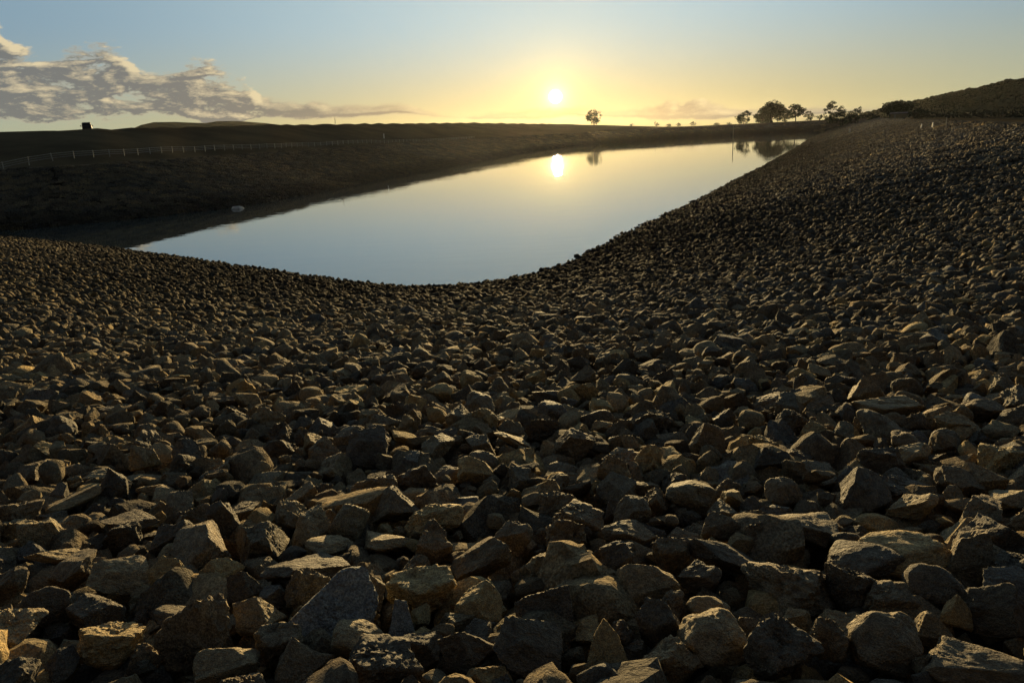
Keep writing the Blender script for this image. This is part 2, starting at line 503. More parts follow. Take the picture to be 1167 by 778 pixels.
def outer_z(P):
    D = np.hypot(P[:, 0], P[:, 1]); a = np.degrees(np.arctan2(P[:, 0], P[:, 1]))
    ele = np.interp(a, SKY_AZ, SKY_EL); Dr = np.interp(a, SKY_AZ, SKY_D); Dc = np.interp(a, CAZ, CD)
    Dl = np.clip(Dc * 1.34, 60, 900); kk = np.clip((a + 1) / 6, 0, 1)
    Dr = np.where((a > -100) & (a < 5), Dl * (1 - kk) + Dr * kk, Dr)
    Dr = np.maximum(Dr, Dc + 30)
    zr = EYE + np.tan(np.radians(ele)) * Dr
    t = (D - Dc) / (Dr - Dc)
    z = CREST - 0.15 + (zr - CREST + 0.15) * np.clip(t, 0, 1) ** 0.9
    fall = np.interp(a, [-180, -60, 3, 8, 180], [0.03, 0.03, 0.03, 0.002, 0.002])
    z = np.where(t > 1, zr - np.minimum((D - Dr) * fall, 14.0), z)
    z = np.where(t > 1, np.maximum(z, np.minimum(zr, 3.0)), z)
    amp = np.clip(np.minimum(D / 60 - 1, t * 3), 0, 1) * 0.05
    return z + amp * fbm(np.stack([P[:, 0] / 45, P[:, 1] / 45, P[:, 0] * 0], 1), 2)
def ground_z(P):
    P = np.asarray(P, float).reshape(-1, 2)
    d, L = shore(P)
    zo = outer_z(P)
    zb = bank_z(np.maximum(d, -14), L)
    zin = zb - 0.9
    k = np.clip((d - L - 4.0) / 5.0, 0, 1)
    return zin * (1 - k) + zo * k
def surf_z(P):
    """height of the walkable surface: bank, crest or field"""
    P = np.asarray(P, float).reshape(-1, 2)
    d, L = shore(P)
    zb = bank_z(d, L)
    zg = ground_z(P)
    return np.where(d < L + 4.5, zb, np.maximum(zg, CREST - 0.6))

# ground sheet (polar, reaches the horizon)
rad = np.concatenate([[0.0], np.geomspace(2.0, 3600, 140)])
azg = np.concatenate([np.arange(-180, -45, 3.0), np.arange(-45, 45, 0.5), np.arange(45, 180, 3.0)])
AA, RR = np.meshgrid(np.radians(azg), rad, indexing='ij')
PX, PY = np.sin(AA) * RR, np.cos(AA) * RR
ZG = ground_z(np.stack([PX.ravel(), PY.ravel()], 1)).reshape(PX.shape)
tag(link('ground', grid_mesh('ground', np.stack([PX, PY, ZG], -1)[::-1], closed=True), MAT_FIELD), kind='structure')

# embankment, crest track
ds = np.concatenate([np.linspace(-14, -1, 5), np.linspace(0, 1, 40) ** 1.0])
rows = []
for i in range(len(ds)):
    dd = ds[i] if i < 5 else ds[i] * LW
    dd = np.broadcast_to(dd, LW.shape)
    xy = SH + NRM * dd[:, None]
    z = bank_z(dd, LW)
    bumps = 0.06 * fbm(np.stack([xy[:, 0] / 1.7, xy[:, 1] / 1.7, z * 0], 1), 3) - 0.10
    rows.append(np.concatenate([xy, (z + bumps)[:, None]], 1))
# underwater rows pulled towards the centre must not cross: clip inset
E_ = np.stack(rows, 1)
tag(link('embankment', grid_mesh('embankment', E_, closed=True), MAT_BANK), kind='structure')
rows = []
for dd, dz in ((-0.3, -0.12), (0.4, -0.02), (1.5, 0.03), (3.0, 0.04), (4.6, -0.01), (5.4, -0.15), (8.5, -1.0)):
    xy = SH + NRM * (LW + dd)[:, None]
    z = CREST * (0.98 + 0.02 * math.tanh(1.0)) + dz
    rows.append(np.concatenate([xy, np.full((len(xy), 1), z)], 1))
tag(link('crest_track', grid_mesh('crest_track', np.stack(rows, 1), closed=True), MAT_TRACK), kind='structure')

# water sheet: fan over the shoreline pushed a little under the bank
W = SH + NRM * 0.6
wm = bpy.data.meshes.new('reservoir_water')
wm.from_pydata([(float(x), float(y), 0.0) for x, y in W], [], [list(range(len(W)))])
wm.update()
tag(link('reservoir_water', wm, MAT_WATER), kind='structure')

# ------------------------------------------------------------------ rocks: shapes
def ico(sub):
    bm = bmesh.new(); bmesh.ops.create_icosphere(bm, subdivisions=sub, radius=1)
    V = np.array([v.co[:] for v in bm.verts]); F = np.array([[v.index for v in f.verts] for f in bm.faces]); bm.free()
    return V, F
ICO = {k: ico(k) for k in (1, 2, 3, 4, 5)}
def rock_shape(seed, kind, sub):
    """unit-ish broken stone: a convex polyhedron with softened arrises, chips and pitted faces"""
    r = np.random.default_rng(seed)
    U, F = ICO[sub]
    U = U / np.linalg.norm(U, axis=1)[:, None]
    K = {'block': 8, 'slab': 9, 'round': 16, 'wedge': 6, 'rough': 10, 'point': 6}[kind]
    n = r.normal(size=(K, 3)); 
    for _ in range(30):                    # spread the planes
        dd = n[:, None] - n[None]; q = (dd ** 2).sum(2) + np.eye(K)
        n = n + 0.05 * (dd / q[..., None] ** 1.5).sum(1); n /= np.linalg.norm(n, axis=1)[:, None]
    n += r.normal(size=n.shape) * 0.22; n /= np.linalg.norm(n, axis=1)[:, None]
    h = r.uniform(0.62, 1.0, K)
    p = {'block': 44, 'slab': 50, 'round': 13, 'wedge': 50, 'rough': 22, 'point': 60}[kind]
    c = np.maximum(U @ n.T, 0) / h
    rad = (c ** p).sum(1) ** (-1 / p)
    rad = np.minimum(rad, 1.5)
    V = U * rad[:, None]
    ex = V.max(0) - V.min(0)
    V = (V - (V.max(0) + V.min(0)) / 2) / ex * 2
    if kind in ('wedge', 'point'):
        V[:, 0] *= 1 - 0.42 * V[:, 2]
        V[:, 1] *= 1 - 0.30 * V[:, 2]
    o = seed * 3.17
    rough = {'block': 0.030, 'slab': 0.022, 'round': 0.026, 'wedge': 0.026, 'rough': 0.075, 'point': 0.02}[kind]
    N = U
    d = 0.07 * fbm(V * 1.3 + o, 2) + rough * fbm(V * 4.2 + o, 5, 0.62)
    mask = np.clip(vnoise(V * 1.4 + o + 9) * 2.5 + 0.2, 0, 1)
    ridged = -np.abs(vnoise(V * 6.5 + o)) - 0.5 * np.abs(vnoise(V * 13 + o))
    d = d + (0.15 if kind == 'rough' else 0.075) * mask * ridged
    # a bite or two
    for _ in range(2 if kind != 'round' else 1):
        q = r.normal(size=3); q /= np.linalg.norm(q); q = q * r.uniform(1.1, 1.35)
        dist = np.linalg.norm(V - q, axis=1)
        d = d - 0.28 * np.clip(1 - dist / 0.62, 0, 1) ** 1.0
    V = V + N * d[:, None]
    ex = V.max(0) - V.min(0)
    V = (V - (V.max(0) + V.min(0)) / 2) / ex * 2
    return V, F
KINDS = ['block', 'slab', 'round', 'wedge', 'rough', 'point']
NV = {'block': 5, 'slab': 4, 'round': 4, 'wedge': 4, 'rough': 6, 'point': 3}
HI = {}
for ki, k in enumerate(KINDS):
    for j in range(NV[k]):
        V, F = rock_shape(100 * ki + j + 1, k, 5)
        me = mesh_np('rock', V, F, smooth=True); me.materials.append(MAT_ROCK)
        me.set_sharp_from_angle(angle=R(38))
        HI[(k, j)] = me

def bedded(P, rots, eps=0.25):
    P = np.asarray(P, float)[:, :2]
    d, L, G = shore(P, True)
    sl = np.where((d > -1) & (d < L * 0.96), CREST / L, 0.0)
    gx, gy = G[:, 0] * sl, G[:, 1] * sl
    out = []
    for a in range(len(P)):
        nrm = Vector((-gx[a], -gy[a], 1)).normalized()
        q_ = Vector((0, 0, 1)).rotation_difference(nrm).to_matrix()
        out.append(tuple((q_ @ Euler(rots[a]).to_matrix()).to_euler()))
    return out
def cut_stone(poly, thick, seed, p=46, rough=0.018):
    """flat-faced stone: polygon outline (width by height) cut through a block, with a worn rim"""
    U, F = ICO[5]
    U = U / np.linalg.norm(U, axis=1)[:, None]
    q = np.array(poly, float); n = []; h = []
    for i in range(len(q)):
        a, b_ = q[i], q[(i + 1) % len(q)]
        e = b_ - a; nn = np.array([e[1], -e[0]]) / np.linalg.norm(e)
        if nn @ a < 0: nn = -nn
        n.append((nn[0], 0.12, nn[1])); h.append(nn @ a)
    r_ = np.random.default_rng(seed)
    n += [(0.05, -1, 0.06), (0.1, 1, -0.1), (-0.25, 1, 0.3)]; h += [thick, thick, thick * 1.1]
    n = np.array(n); n /= np.linalg.norm(n, axis=1)[:, None]; h = np.array(h)
    c = np.maximum(U @ n.T, 0) / h
    V = U * ((c ** p).sum(1) ** (-1 / p))[:, None]
    o = seed * 2.3
    V = V + U * (rough * fbm(V * 4 + o, 5, 0.6) + 0.05 * fbm(V * 1.2 + o, 2) - 0.03 * np.abs(vnoise(V * 7 + o)))[:, None]
    ex = V.max(0) - V.min(0)
    V = (V - (V.max(0) + V.min(0)) / 2) / ex * 2
    me = mesh_np('rock', V, F, smooth=True); me.materials.append(MAT_ROCK); me.set_sharp_from_angle(angle=R(38))
    return me
HI[('cut', 0)] = cut_stone([(-1.25, -0.2), (0.3, 1), (0.95, 1), (1.28, 0.25), (1.0, -0.4), (-0.05, -1), (-0.62, -0.7)], 0.42, 3)
HI[('cut', 1)] = cut_stone([(-0.2, 1.0), (0.35, 0.85), (0.75, -1), (-1.0, -1), (-0.75, -0.3)], 0.45, 5)
HI[('cut', 2)] = cut_stone([(-0.05, 1.0), (0.5, 0.45), (0.95, -0.75), (0.25, -1), (-0.95, -0.75), (-0.55, 0.3)], 0.6, 8)
HI[('cut', 3)] = cut_stone([(-1.0, 0.45), (-0.55, 0.62), (0.95, 0.85), (1.05, -0.9), (-0.2, -1), (-1.0, -0.7)], 0.6, 12, 40, 0.03)
# ------------------------------------------------------------------ rocks: the ones that can be told apart
TINT = {'tan': (0.245, 0.190, 0.112), 'gold': (0.325, 0.240, 0.120), 'brown': (0.170, 0.134, 0.086), 'dark': (0.108, 0.089, 0.064), 'grey': (0.135, 0.122, 0.100), 'pale': (0.21, 0.205, 0.185)}
ORI = np.array([0, 0, EYE])
def pix_dir(x, y):
    return fw + rt * (x - CX) / FPX + up * (CY - y) / FPX
def to_pix(P):
    q = np.asarray(P, float) - ORI
    w = q @ fw
    return CX + FPX * (q @ rt) / w, CY - FPX * (q @ up) / w, w
def on_bank(xs, ys, lift):
    d = fw[None] + rt[None] * ((np.array(xs) - CX) / FPX)[:, None] + up[None] * ((CY - np.array(ys)) / FPX)[:, None]
    t = np.ones(len(d))
    for _ in range(30):
        P = ORI + d * t[:, None]
        z = bank_z(*shore(P[:, :2])) + lift
        t = t + (P[:, 2] - z) * 0.84 / np.maximum(0.2, -d[:, 2] + 0.16)
    return ORI + d * t[:, None], t
HERO = [
 # x, y, width px, height px, kind, variant, tint, label, short name
 (376, 700, 104, 90, 'cut', 0, 'pale', 'big smooth grey slab with a pale rim, propped on edge near the bottom left', 'smooth grey slab'),
 (351, 672, 50, 50, 'rough', 0, 'brown', 'rough rounded brown rock tucked behind the smooth grey slab', 'rough rock behind the grey slab'),
 (296, 702, 62, 52, 'block', 0, 'tan', 'tan-topped wedge of rock lying just left of the smooth grey slab', 'tan wedge left of the grey slab'),
 (455, 713, 38, 54, 'cut', 1, 'pale', 'narrow pointed grey stone standing upright right of the smooth grey slab', 'upright pointed grey stone'),
 (433, 758, 84, 62, 'rough', 1, 'dark', 'dark deeply pitted block at the bottom edge below the pointed grey stone', 'dark pitted block at the bottom edge'),
 (406, 732, 60, 50, 'round', 0, 'tan', 'tan-topped rock wedged between the smooth grey slab and the dark pitted block', 'tan-topped rock under the grey slab'),
 (258, 757, 78, 54, 'block', 1, 'tan', 'broad tan block with a sloping lit top at the bottom edge, left of centre', 'broad sloping tan block'),
 (318, 736, 56, 56, 'rough', 2, 'brown', 'chipped brown rock in front of the tan wedge at the bottom left', 'chipped brown rock'),
 (222, 725, 82, 92, 'rough', 3, 'brown', 'large brown boulder with a grainy pitted face at the lower left', 'large grainy boulder'),
 (128, 732, 70, 52, 'rough', 4, 'gold', 'lumpy golden rock catching the sun in the lower left corner', 'lumpy golden rock'),
 (140, 658, 66, 40, 'block', 2, 'tan', 'flat-topped tan rock above the lumpy golden rock on the left', 'flat-topped tan rock on the left'),
 (85, 651, 58, 40, 'slab', 0, 'brown', 'leaning brown slab left of the flat-topped tan rock', 'leaning brown slab'),
 (66, 634, 64, 20, 'slab', 1, 'tan', 'thin pale tan slab lying flat above the leaning brown slab at the left', 'thin pale slab on the left'),
 (198, 660, 52, 52, 'block', 3, 'gold', 'golden blocky rock lit on its right face, above the large grainy boulder', 'golden block above the grainy boulder'),
 (196, 620, 54, 46, 'block', 4, 'dark', 'dark upright block on the left, behind the golden block', 'dark upright block on the left'),
 (54, 690, 56, 46, 'round', 1, 'dark', 'dark rounded stone in the hollow near the left edge', 'dark rounded stone near the left edge'),
 (18, 720, 70, 54, 'rough', 5, 'tan', 'tan lit rock cut off by the left edge near the bottom', 'tan rock at the left edge'),
 (255, 652, 42, 42, 'block', 1, 'gold', 'small block with a bright flat golden top, left of the long dark slab', 'bright flat-topped block'),
 (348, 650, 88, 36, 'slab', 2, 'dark', 'long dark slab leaning behind the rough rounded rock left of centre', 'long dark slab'),
 (377, 621, 56, 26, 'round', 2, 'tan', 'smooth tan oval stone above the long dark slab', 'smooth oval stone'),
 (281, 672, 46, 44, 'block', 0, 'dark', 'dark squarish rock between the bright flat-topped block and the tan wedge', 'dark squarish rock'),
 (495, 592, 70, 44, 'rough', 0, 'gold', 'sunlit golden rock with a lumpy lit top, just left of the centre line', 'sunlit golden rock'),
 (492, 626, 52, 44, 'block', 3, 'brown', 'brown cube-like rock just in front of the sunlit golden rock', 'brown cube-like rock'),
 (478, 677, 80, 68, 'rough', 2, 'gold', 'big lumpy yellowish boulder right of the smooth grey slab', 'big lumpy yellowish boulder'),
 (545, 684, 54, 46, 'wedge', 1, 'gold', 'peaked rock with a bright scooped yellow face, at bottom centre', 'peaked yellow rock'),
 (582, 618, 48, 44, 'block', 4, 'brown', 'brown crusted block near the middle, right of the brown cube-like rock', 'brown crusted block'),
 (622, 702, 64, 58, 'cut', 3, 'dark', 'dark notched block with a raised right corner at bottom centre', 'dark notched block'),
 (658, 676, 52, 36, 'block', 2, 'tan', 'tan block with a sunlit slab-like top, just right of the dark notched block', 'sunlit tan block'),
 (534, 742, 66, 58, 'block', 0, 'dark', 'dark angular block at the bottom edge, left of the wide black block', 'dark angular block at the bottom edge'),
 (606, 740, 82, 56, 'block', 2, 'dark', 'wide black block at the bottom edge under the dark notched block', 'wide black block'),
 (692, 736, 50, 56, 'cut', 2, 'gold', 'bright golden triangular stone pointing up near the bottom centre', 'golden triangular stone'),
 (660, 593, 60, 40, 'rough', 1, 'brown', 'brown crumbly-topped rock above the sunlit tan block in the middle', 'brown crumbly-topped rock'),
 (896, 664, 108, 66, 'rough', 3, 'brown', 'biggest pitted boulder with a rough yellowish hollow, right of centre', 'biggest pitted boulder'),
 (737, 668, 74, 62, 'block', 1, 'tan', 'square tan block with a flat golden top, right of the sunlit tan block', 'square tan block'),
 (812, 728, 74, 58, 'round', 3, 'tan', 'smooth rounded tan boulder at the lower right of centre', 'smooth rounded tan boulder'),
 (806, 692, 48, 32, 'round', 1, 'tan', 'smaller egg-shaped tan stone just behind the smooth rounded boulder', 'egg-shaped tan stone'),
 (893, 746, 84, 78, 'rough', 5, 'dark', 'tall dark craggy block at the bottom edge below the biggest pitted boulder', 'tall dark craggy block'),
 (753, 712, 54, 60, 'block', 3, 'dark', 'dark flat-faced block under the square tan block', 'dark flat-faced block'),
 (798, 660, 54, 42, 'block', 4, 'dark', 'dark low rock between the square tan block and the biggest pitted boulder', 'dark low rock'),
 (828, 636, 90, 42, 'slab', 0, 'dark', 'long dark humped rock behind the biggest pitted boulder', 'long dark humped rock'),
 (916, 604, 68, 42, 'slab', 2, 'brown', 'layered brown slab resting above the biggest pitted boulder', 'layered brown slab'),
 (946, 730, 44, 70, 'rough', 0, 'brown', 'tall narrow brown stone right of the tall dark craggy block', 'tall narrow brown stone'),
 (970, 672, 54, 60, 'rough', 4, 'dark', 'dark layered rock just right of the biggest pitted boulder', 'dark layered rock'),
 (764, 634, 44, 44, 'rough', 2, 'brown', 'pockmarked brown stone behind the square tan block', 'pockmarked brown stone'),
 (985, 642, 84, 50, 'round', 0, 'dark', 'smooth dark domed boulder joined to the orange-topped boulder on the right', 'smooth dark domed boulder'),
 (1034, 632, 100, 52, 'round', 2, 'gold', 'large boulder with a bright orange-gold top on the right side', 'orange-topped boulder'),
 (1100, 634, 58, 54, 'wedge', 3, 'brown', 'dark wedge with a sunlit tan flank, right of the orange-topped boulder', 'dark wedge with a tan flank'),
 (1064, 670, 68, 58, 'round', 1, 'dark', 'dark dome-shaped rock below the orange-topped boulder', 'dark dome below the orange top'),
 (1006, 732, 78, 68, 'round', 3, 'brown', 'big rounded brown boulder with a crusty top at the lower right', 'crusty rounded boulder'),
 (1012, 684, 56, 40, 'rough', 1, 'brown', 'knobbly brown rock behind the crusty rounded boulder', 'knobbly brown rock'),
 (1056, 718, 52, 44, 'wedge', 0, 'tan', 'tan wedge-shaped rock right of the crusty rounded boulder', 'tan wedge at the lower right'),
 (1108, 757, 96, 50, 'slab', 3, 'brown', 'long sloping brown slab in the lower right corner', 'long sloping brown slab'),
 (1150, 668, 50, 38, 'block', 2, 'grey', 'squared grey block at the right edge below the dark wedge', 'squared grey block'),
 (1088, 697, 32, 40, 'wedge', 1, 'gold', 'small stone with an orange face, between the dark dome and the long sloping slab', 'small orange-faced stone'),
 (1004, 464, 92, 24, 'slab', 1, 'tan', 'long flat tan slab lying on the slope at the right, farthest of the large slabs', 'long flat tan slab'),
 (1092, 483, 46, 28, 'block', 3, 'tan', 'split tan rock right of the long flat tan slab', 'split tan rock'),
 (1032, 518, 52, 28, 'wedge', 2, 'tan', 'tan wedge with a broad lit face on the right slope below the long flat slab', 'tan wedge on the right slope'),
 (1118, 546, 50, 42, 'block', 0, 'tan', 'tan rock with a lit left face near the right edge, above the squared grey block', 'tan rock with a lit left face'),
 (1092, 550, 50, 34, 'slab', 0, 'brown', 'tilted brown slab left of the tan rock near the right edge', 'tilted brown slab'),
 (1040, 578, 58, 32, 'block', 4, 'tan', 'oblong tan block above the orange-topped boulder', 'oblong tan block'),
 (1026, 556, 62, 30, 'rough', 5, 'dark', 'dark craggy hump above the oblong tan block', 'dark craggy hump'),
 (893, 563, 40, 36, 'round', 2, 'brown', 'smooth upright egg-shaped brown stone above the layered slab', 'smooth upright brown stone'),
 (543, 536, 46, 34, 'block', 1, 'gold', 'rock with a bright flat golden top in the middle of the slope', 'bright-topped rock in the middle'),
 (549, 508, 38, 30, 'point', 1, 'brown', 'pointed grey-brown rock behind the bright-topped rock in the middle', 'pointed rock in the middle'),
 (584, 502, 40, 18, 'slab', 2, 'tan', 'flat rusty-topped slab right of the pointed rock in the middle', 'flat rusty slab'),
 (80, 572, 62, 20, 'slab', 3, 'tan', 'long pale slab on the left, far above the thin pale slab', 'long pale slab on the left'),
 (20, 588, 56, 42, 'rough', 4, 'brown', 'grainy brown block at the left edge, midway up the slope', 'grainy block at the left edge'),
 (430, 556, 58, 38, 'rough', 3, 'brown', 'grainy brown rock up the slope left of the sunlit golden rock', 'grainy rock up the slope'),
 (353, 604, 48, 40, 'wedge', 3, 'tan', 'tan rock with a lit side above the smooth oval stone', 'tan rock above the oval stone'),
]
rocks = []       # x, y, z, sx, sy, sz, rx, ry, rz, kind, variant, tint, hero index
HP, HT = on_bank([q_[0] for q_ in HERO], [q_[1] for q_ in HERO], 0.10)
for hi, (x, y, w, h, k, v, tn, lab, short) in enumerate(HERO):
    P, t = HP[hi], HT[hi]
    mpp = t / FPX
    wid = w * mpp * 1.04
    toc = ORI - P; gz = math.atan2(toc[2], math.hypot(toc[0], toc[1]))
    dep = wid * RNG.uniform(0.72, 0.95)
    hh = (h * mpp - dep * math.sin(gz) * 0.55) / math.cos(gz) * 1.22
    hh = min(max(hh, 0.30 * wid), 1.25 * wid)
    a = math.atan2(P[1], P[0]) - math.pi / 2
    tilt = {'slab': 0.25, 'point': 0.5, 'cut': 0.05}.get(k, 0.16)
    if k == 'cut': hh = h * mpp * 1.12; dep = wid * 0.55
    rocks.append([P[0], P[1], None, wid / 2, dep / 2, hh / 2, RNG.normal() * tilt * 0.4 - (0.15 if k == 'slab' else 0.38 if k == 'cut' else 0), RNG.normal() * tilt, a + RNG.normal() * (0.06 if k == 'cut' else 0.25), k, v, tn, hi])

# remaining stones: dart throwing with the hero stones fixed, large stones first
cell = 0.5
gridh = {}
pts = []
def add_pt(x, y, r):
    pts.append((x, y, r)); gridh.setdefault((int(x // cell), int(y // cell)), []).append(len(pts) - 1)
def free(x, y, r, k):
    cx_, cy_ = int(x // cell), int(y // cell)
    for i in (-1, 0, 1):
        for j in (-1, 0, 1):
            for q in gridh.get((cx_ + i, cy_ + j), ()):
                X, Y, Rr = pts[q]
                s = (Rr + r) * k
                if (X - x) ** 2 + (Y - y) ** 2 < s * s: return False
    return True
for q in rocks: add_pt(q[0], q[1], (q[3] + q[4]) / 2 * 0.9)
fill = []
pr = random.Random(3)
def sector(r0, r1, amax):
    r = math.sqrt(pr.uniform(r0 * r0, r1 * r1)); a = R(pr.uniform(-amax, amax))
    return math.sin(a) * r, math.cos(a) * r
for lo, hi_, tries in ((0.125, 0.16, 350), (0.095, 0.125, 3200), (0.070, 0.095, 14000), (0.045, 0.070, 30000), (0.027, 0.045, 26000)):
    for _ in range(tries):
        x, y = sector(0.7, 11.0, 52)
        r = pr.uniform(lo, hi_)
        if free(x, y, r, 0.90):
            add_pt(x, y, r); fill.append((x, y, r))
cdf = [('block', 0.30), ('slab', 0.18), ('round', 0.12), ('wedge', 0.14), ('rough', 0.24), ('point', 0.02)]
def pick_kind(rr):
    u = rr.random(); s = 0
    for k, p in cdf:
        s += p
        if u < s: return k
    return 'block'
tcdf = [('brown', 0.42), ('dark', 0.20), ('tan', 0.23), ('grey', 0.06), ('gold', 0.09)]
def pick_tint(rr):
    u = rr.random(); s = 0
    for k, p in tcdf:
        s += p
        if u < s: return k
    return 'brown'
for (x, y, r) in fill:
    k = pick_kind(pr)
    e = pr.uniform(1.0, 1.45)
    sx, sy = r * e ** .5 * 1.08, r / e ** .5 * 1.08
    sz = r * {'slab': pr.uniform(0.3, 0.5), 'block': pr.uniform(0.7, 1.1), 'round': pr.uniform(0.6, 0.9), 'wedge': pr.uniform(0.8, 1.15), 'rough': pr.uniform(0.7, 1.1), 'point': pr.uniform(0.6, 1.0)}[k]
    tl = 0.35 if k != 'slab' else 0.28
    rocks.append([x, y, None, sx, sy, sz, pr.gauss(0, tl), pr.gauss(0, tl), pr.uniform(-math.pi, math.pi), k, pr.randrange(NV[k]), pick_tint(pr), -1])
XY = np.array([(q[0], q[1]) for q in rocks])
ZS = bank_z(*shore(XY))
for q, z in zip(rocks, ZS):
    rm = (q[3] + q[4]) / 2
    if q[12] >= 0:
        q[2] = z + 0.10 - 0.0
    else:
        q[2] = z + q[5] * 0.35 + pr.uniform(-0.045, 0.085) + (0.01 if rm > 0.11 else -0.01)

for q, e_ in zip(rocks, bedded(XY, [tuple(q[6:9]) for q in rocks])):
    q[6:9] = e_
# the 300 that show largest become objects of their own
big = []
for i, q in enumerate(rocks):
    u, v, w = to_pix((q[0], q[1], q[2]))
    if w < 0.5: continue
    s = FPX * (q[3] * q[4] * q[5]) ** (1 / 3) / w
    vis = -s * 0.7 < u < 1167 + s * 0.7 and v < 778 + s * 0.45 and v > 0
    if vis: big.append((1e6 if q[12] >= 0 else s, i, u, v, s))
big.sort(reverse=True)
big = big[:300]
chosen = {i for _, i, *_ in big}
SIZE_W = [(0.145, 'large'), (0.105, 'medium-sized'), (0.0, 'small')]
SHAPE_W = {'cut': 'angular', 'block': 'blocky', 'slab': 'flat', 'round': 'rounded', 'wedge': 'wedge-shaped', 'rough': 'craggy', 'point': 'angular'}
TINT_W = {'pale': 'grey', 'tan': 'tan', 'gold': 'golden', 'brown': 'brown', 'dark': 'dark', 'grey': 'grey'}
heropix = [(HERO[rocks[i][12]], u, v) for _, i, u, v, s in big if rocks[i][12] >= 0]
nbr = {}
for _, i, u, v, s in big:
    q = rocks[i]
    if q[12] >= 0: continue
    best = min(heropix, key=lambda hp: math.hypot(hp[1] - u, (hp[2] - v) * 1.5))
    a = math.degrees(math.atan2((best[2] - v) * 1.3, u - best[1])) % 360
    dname = ['to the right of', 'behind and right of', 'behind', 'behind and left of', 'to the left of', 'in front and left of', 'in front of', 'in front and right of'][int(((a + 22.5) % 360) // 45)]
    nbr.setdefault((best[0][8], dname), []).append((math.hypot(best[1] - u, best[2] - v), i))
ORD = ['nearest', 'second', 'third', 'fourth', 'fifth', 'sixth', 'seventh', 'eighth', 'ninth', 'tenth', 'eleventh', 'twelfth', 'thirteenth', 'fourteenth', 'fifteenth']
LABEL = {}
for (short, dname), lst in nbr.items():
    lst.sort()
    for k, (_, i) in enumerate(lst):
        q = rocks[i]
        rm = (q[3] + q[4]) / 2
        sz = next(wd for lim, wd in SIZE_W if rm >= lim)
        pos = f'{ORD[k]} one {dname} the {short}' if len(lst) > 1 else f'{dname} the {short}'
        lb = f'{sz} {TINT_W[q[11]]} {SHAPE_W[q[9]]} rock, {pos}'
        if len(lb.split()) > 16: lb = f'{TINT_W[q[11]]} {SHAPE_W[q[9]]} rock, {pos}'
        if len(lb.split()) > 16: lb = f'{TINT_W[q[11]]} rock, {pos}'
        if len(lb.split()) > 16: lb = f'{TINT_W[q[11]]} rock, {pos}'.replace(' one ', ' ')
        LABEL[i] = lb
def tint_of(name, rr):
    c = TINT[name]; f = rr.uniform(0.8, 1.2); w = rr.uniform(-0.06, 0.06)
    return (c[0] * f * (1 + w), c[1] * f, c[2] * f * (1 - w), 1.0)
for _, i, u, v, s in big:
    q = rocks[i]
    o = bpy.data.objects.new('rock', HI[(q[9], q[10])])
    COL.objects.link(o)
    o.location = (q[0], q[1], q[2]); o.scale = (q[3], q[4], q[5]); o.rotation_euler = (q[6], q[7], q[8])
    o.color = tint_of(q[11], pr) if q[12] < 0 else tuple(c_ * 1.15 for c_ in TINT[q[11]]) + (1.0,)
    tag(o, HERO[q[12]][7] if q[12] >= 0 else LABEL[i], 'rock', 'loose rocks in the foreground of the slope')

# ------------------------------------------------------------------ rocks: all the rest, one mass
protos = bpy.data.collections.new('stone_shapes')
names = []
def proto(me):
    o = bpy.data.objects.new('stone_shape_%02d' % len(names), me); protos.objects.link(o); names.append(o.name)
    return len(names) - 1
MID, LOW = {}, []
for ki, k in enumerate(KINDS):
    for j in range(NV[k]):
        V, F = rock_shape(100 * ki + j + 1, k, 3)
        me = mesh_np('stone', V, F, smooth=True); me.materials.append(MAT_ROCKI); me.set_sharp_from_angle(angle=R(35))
        MID[(k, j)] = proto(me)
for j in range(10):
    k = ['block', 'rough', 'slab', 'wedge', 'block'][j % 5]
    V, F = rock_shape(900 + j, k, 2)
    me = mesh_np('stone', V, F, smooth=False); me.materials.append(MAT_ROCKI)
    LOW.append(proto(me))
PATCH = []
for j in range(6):
    r_ = np.random.default_rng(70 + j)
    Vs, Fs, n0 = [], [], 0
    for a in range(6):
        for b_ in range(6):
            V, F = rock_shape(700 + (a * 7 + b_ * 3 + j) % 23, ['block', 'rough', 'slab', 'wedge'][(a + b_) % 4], 1)
            s = r_.uniform(0.085, 0.185)
            V = V * np.array([s * r_.uniform(0.9, 1.25), s, s * r_.uniform(0.5, 0.9)])
            E3 = np.array(Euler((r_.normal() * .35, r_.normal() * .35, r_.uniform(0, 6.3))).to_matrix())
            V = V @ E3.T + np.array([(a - 2.5) * 0.235 + r_.normal() * 0.05, (b_ - 2.5) * 0.235 + r_.normal() * 0.05, r_.uniform(-0.06, 0.10)])
            Vs.append(V); Fs.append(F + n0); n0 += len(V)
    me = mesh_np('stone_patch', np.concatenate(Vs), np.concatenate(Fs)); me.materials.append(MAT_ROCKI)
    PATCH.append(proto(me))
P3, RO, SC, IX, TI = [], [], [], [], []
def stain_and_shade(x, y, z):
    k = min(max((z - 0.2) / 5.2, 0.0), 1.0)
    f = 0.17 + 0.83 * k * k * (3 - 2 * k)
    if x < 60 and y > 95 and x < 0.42 * y - 60: f = min(f, 0.40)  # left bank: shade of the unlit slope put into the stone tint
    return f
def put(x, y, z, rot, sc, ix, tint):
    f_ = stain_and_shade(x, y, z); tint = (tint[0] * f_, tint[1] * f_, tint[2] * f_, 1.0)
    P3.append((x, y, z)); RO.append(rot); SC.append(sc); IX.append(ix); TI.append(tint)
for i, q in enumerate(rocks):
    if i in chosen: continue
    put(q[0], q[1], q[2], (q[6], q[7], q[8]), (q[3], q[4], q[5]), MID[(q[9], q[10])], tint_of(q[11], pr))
D_ = lambda p: np.hypot(p[:, 0], p[:, 1])
A_ = lambda p: np.degrees(np.arctan2(p[:, 0], p[:, 1]))
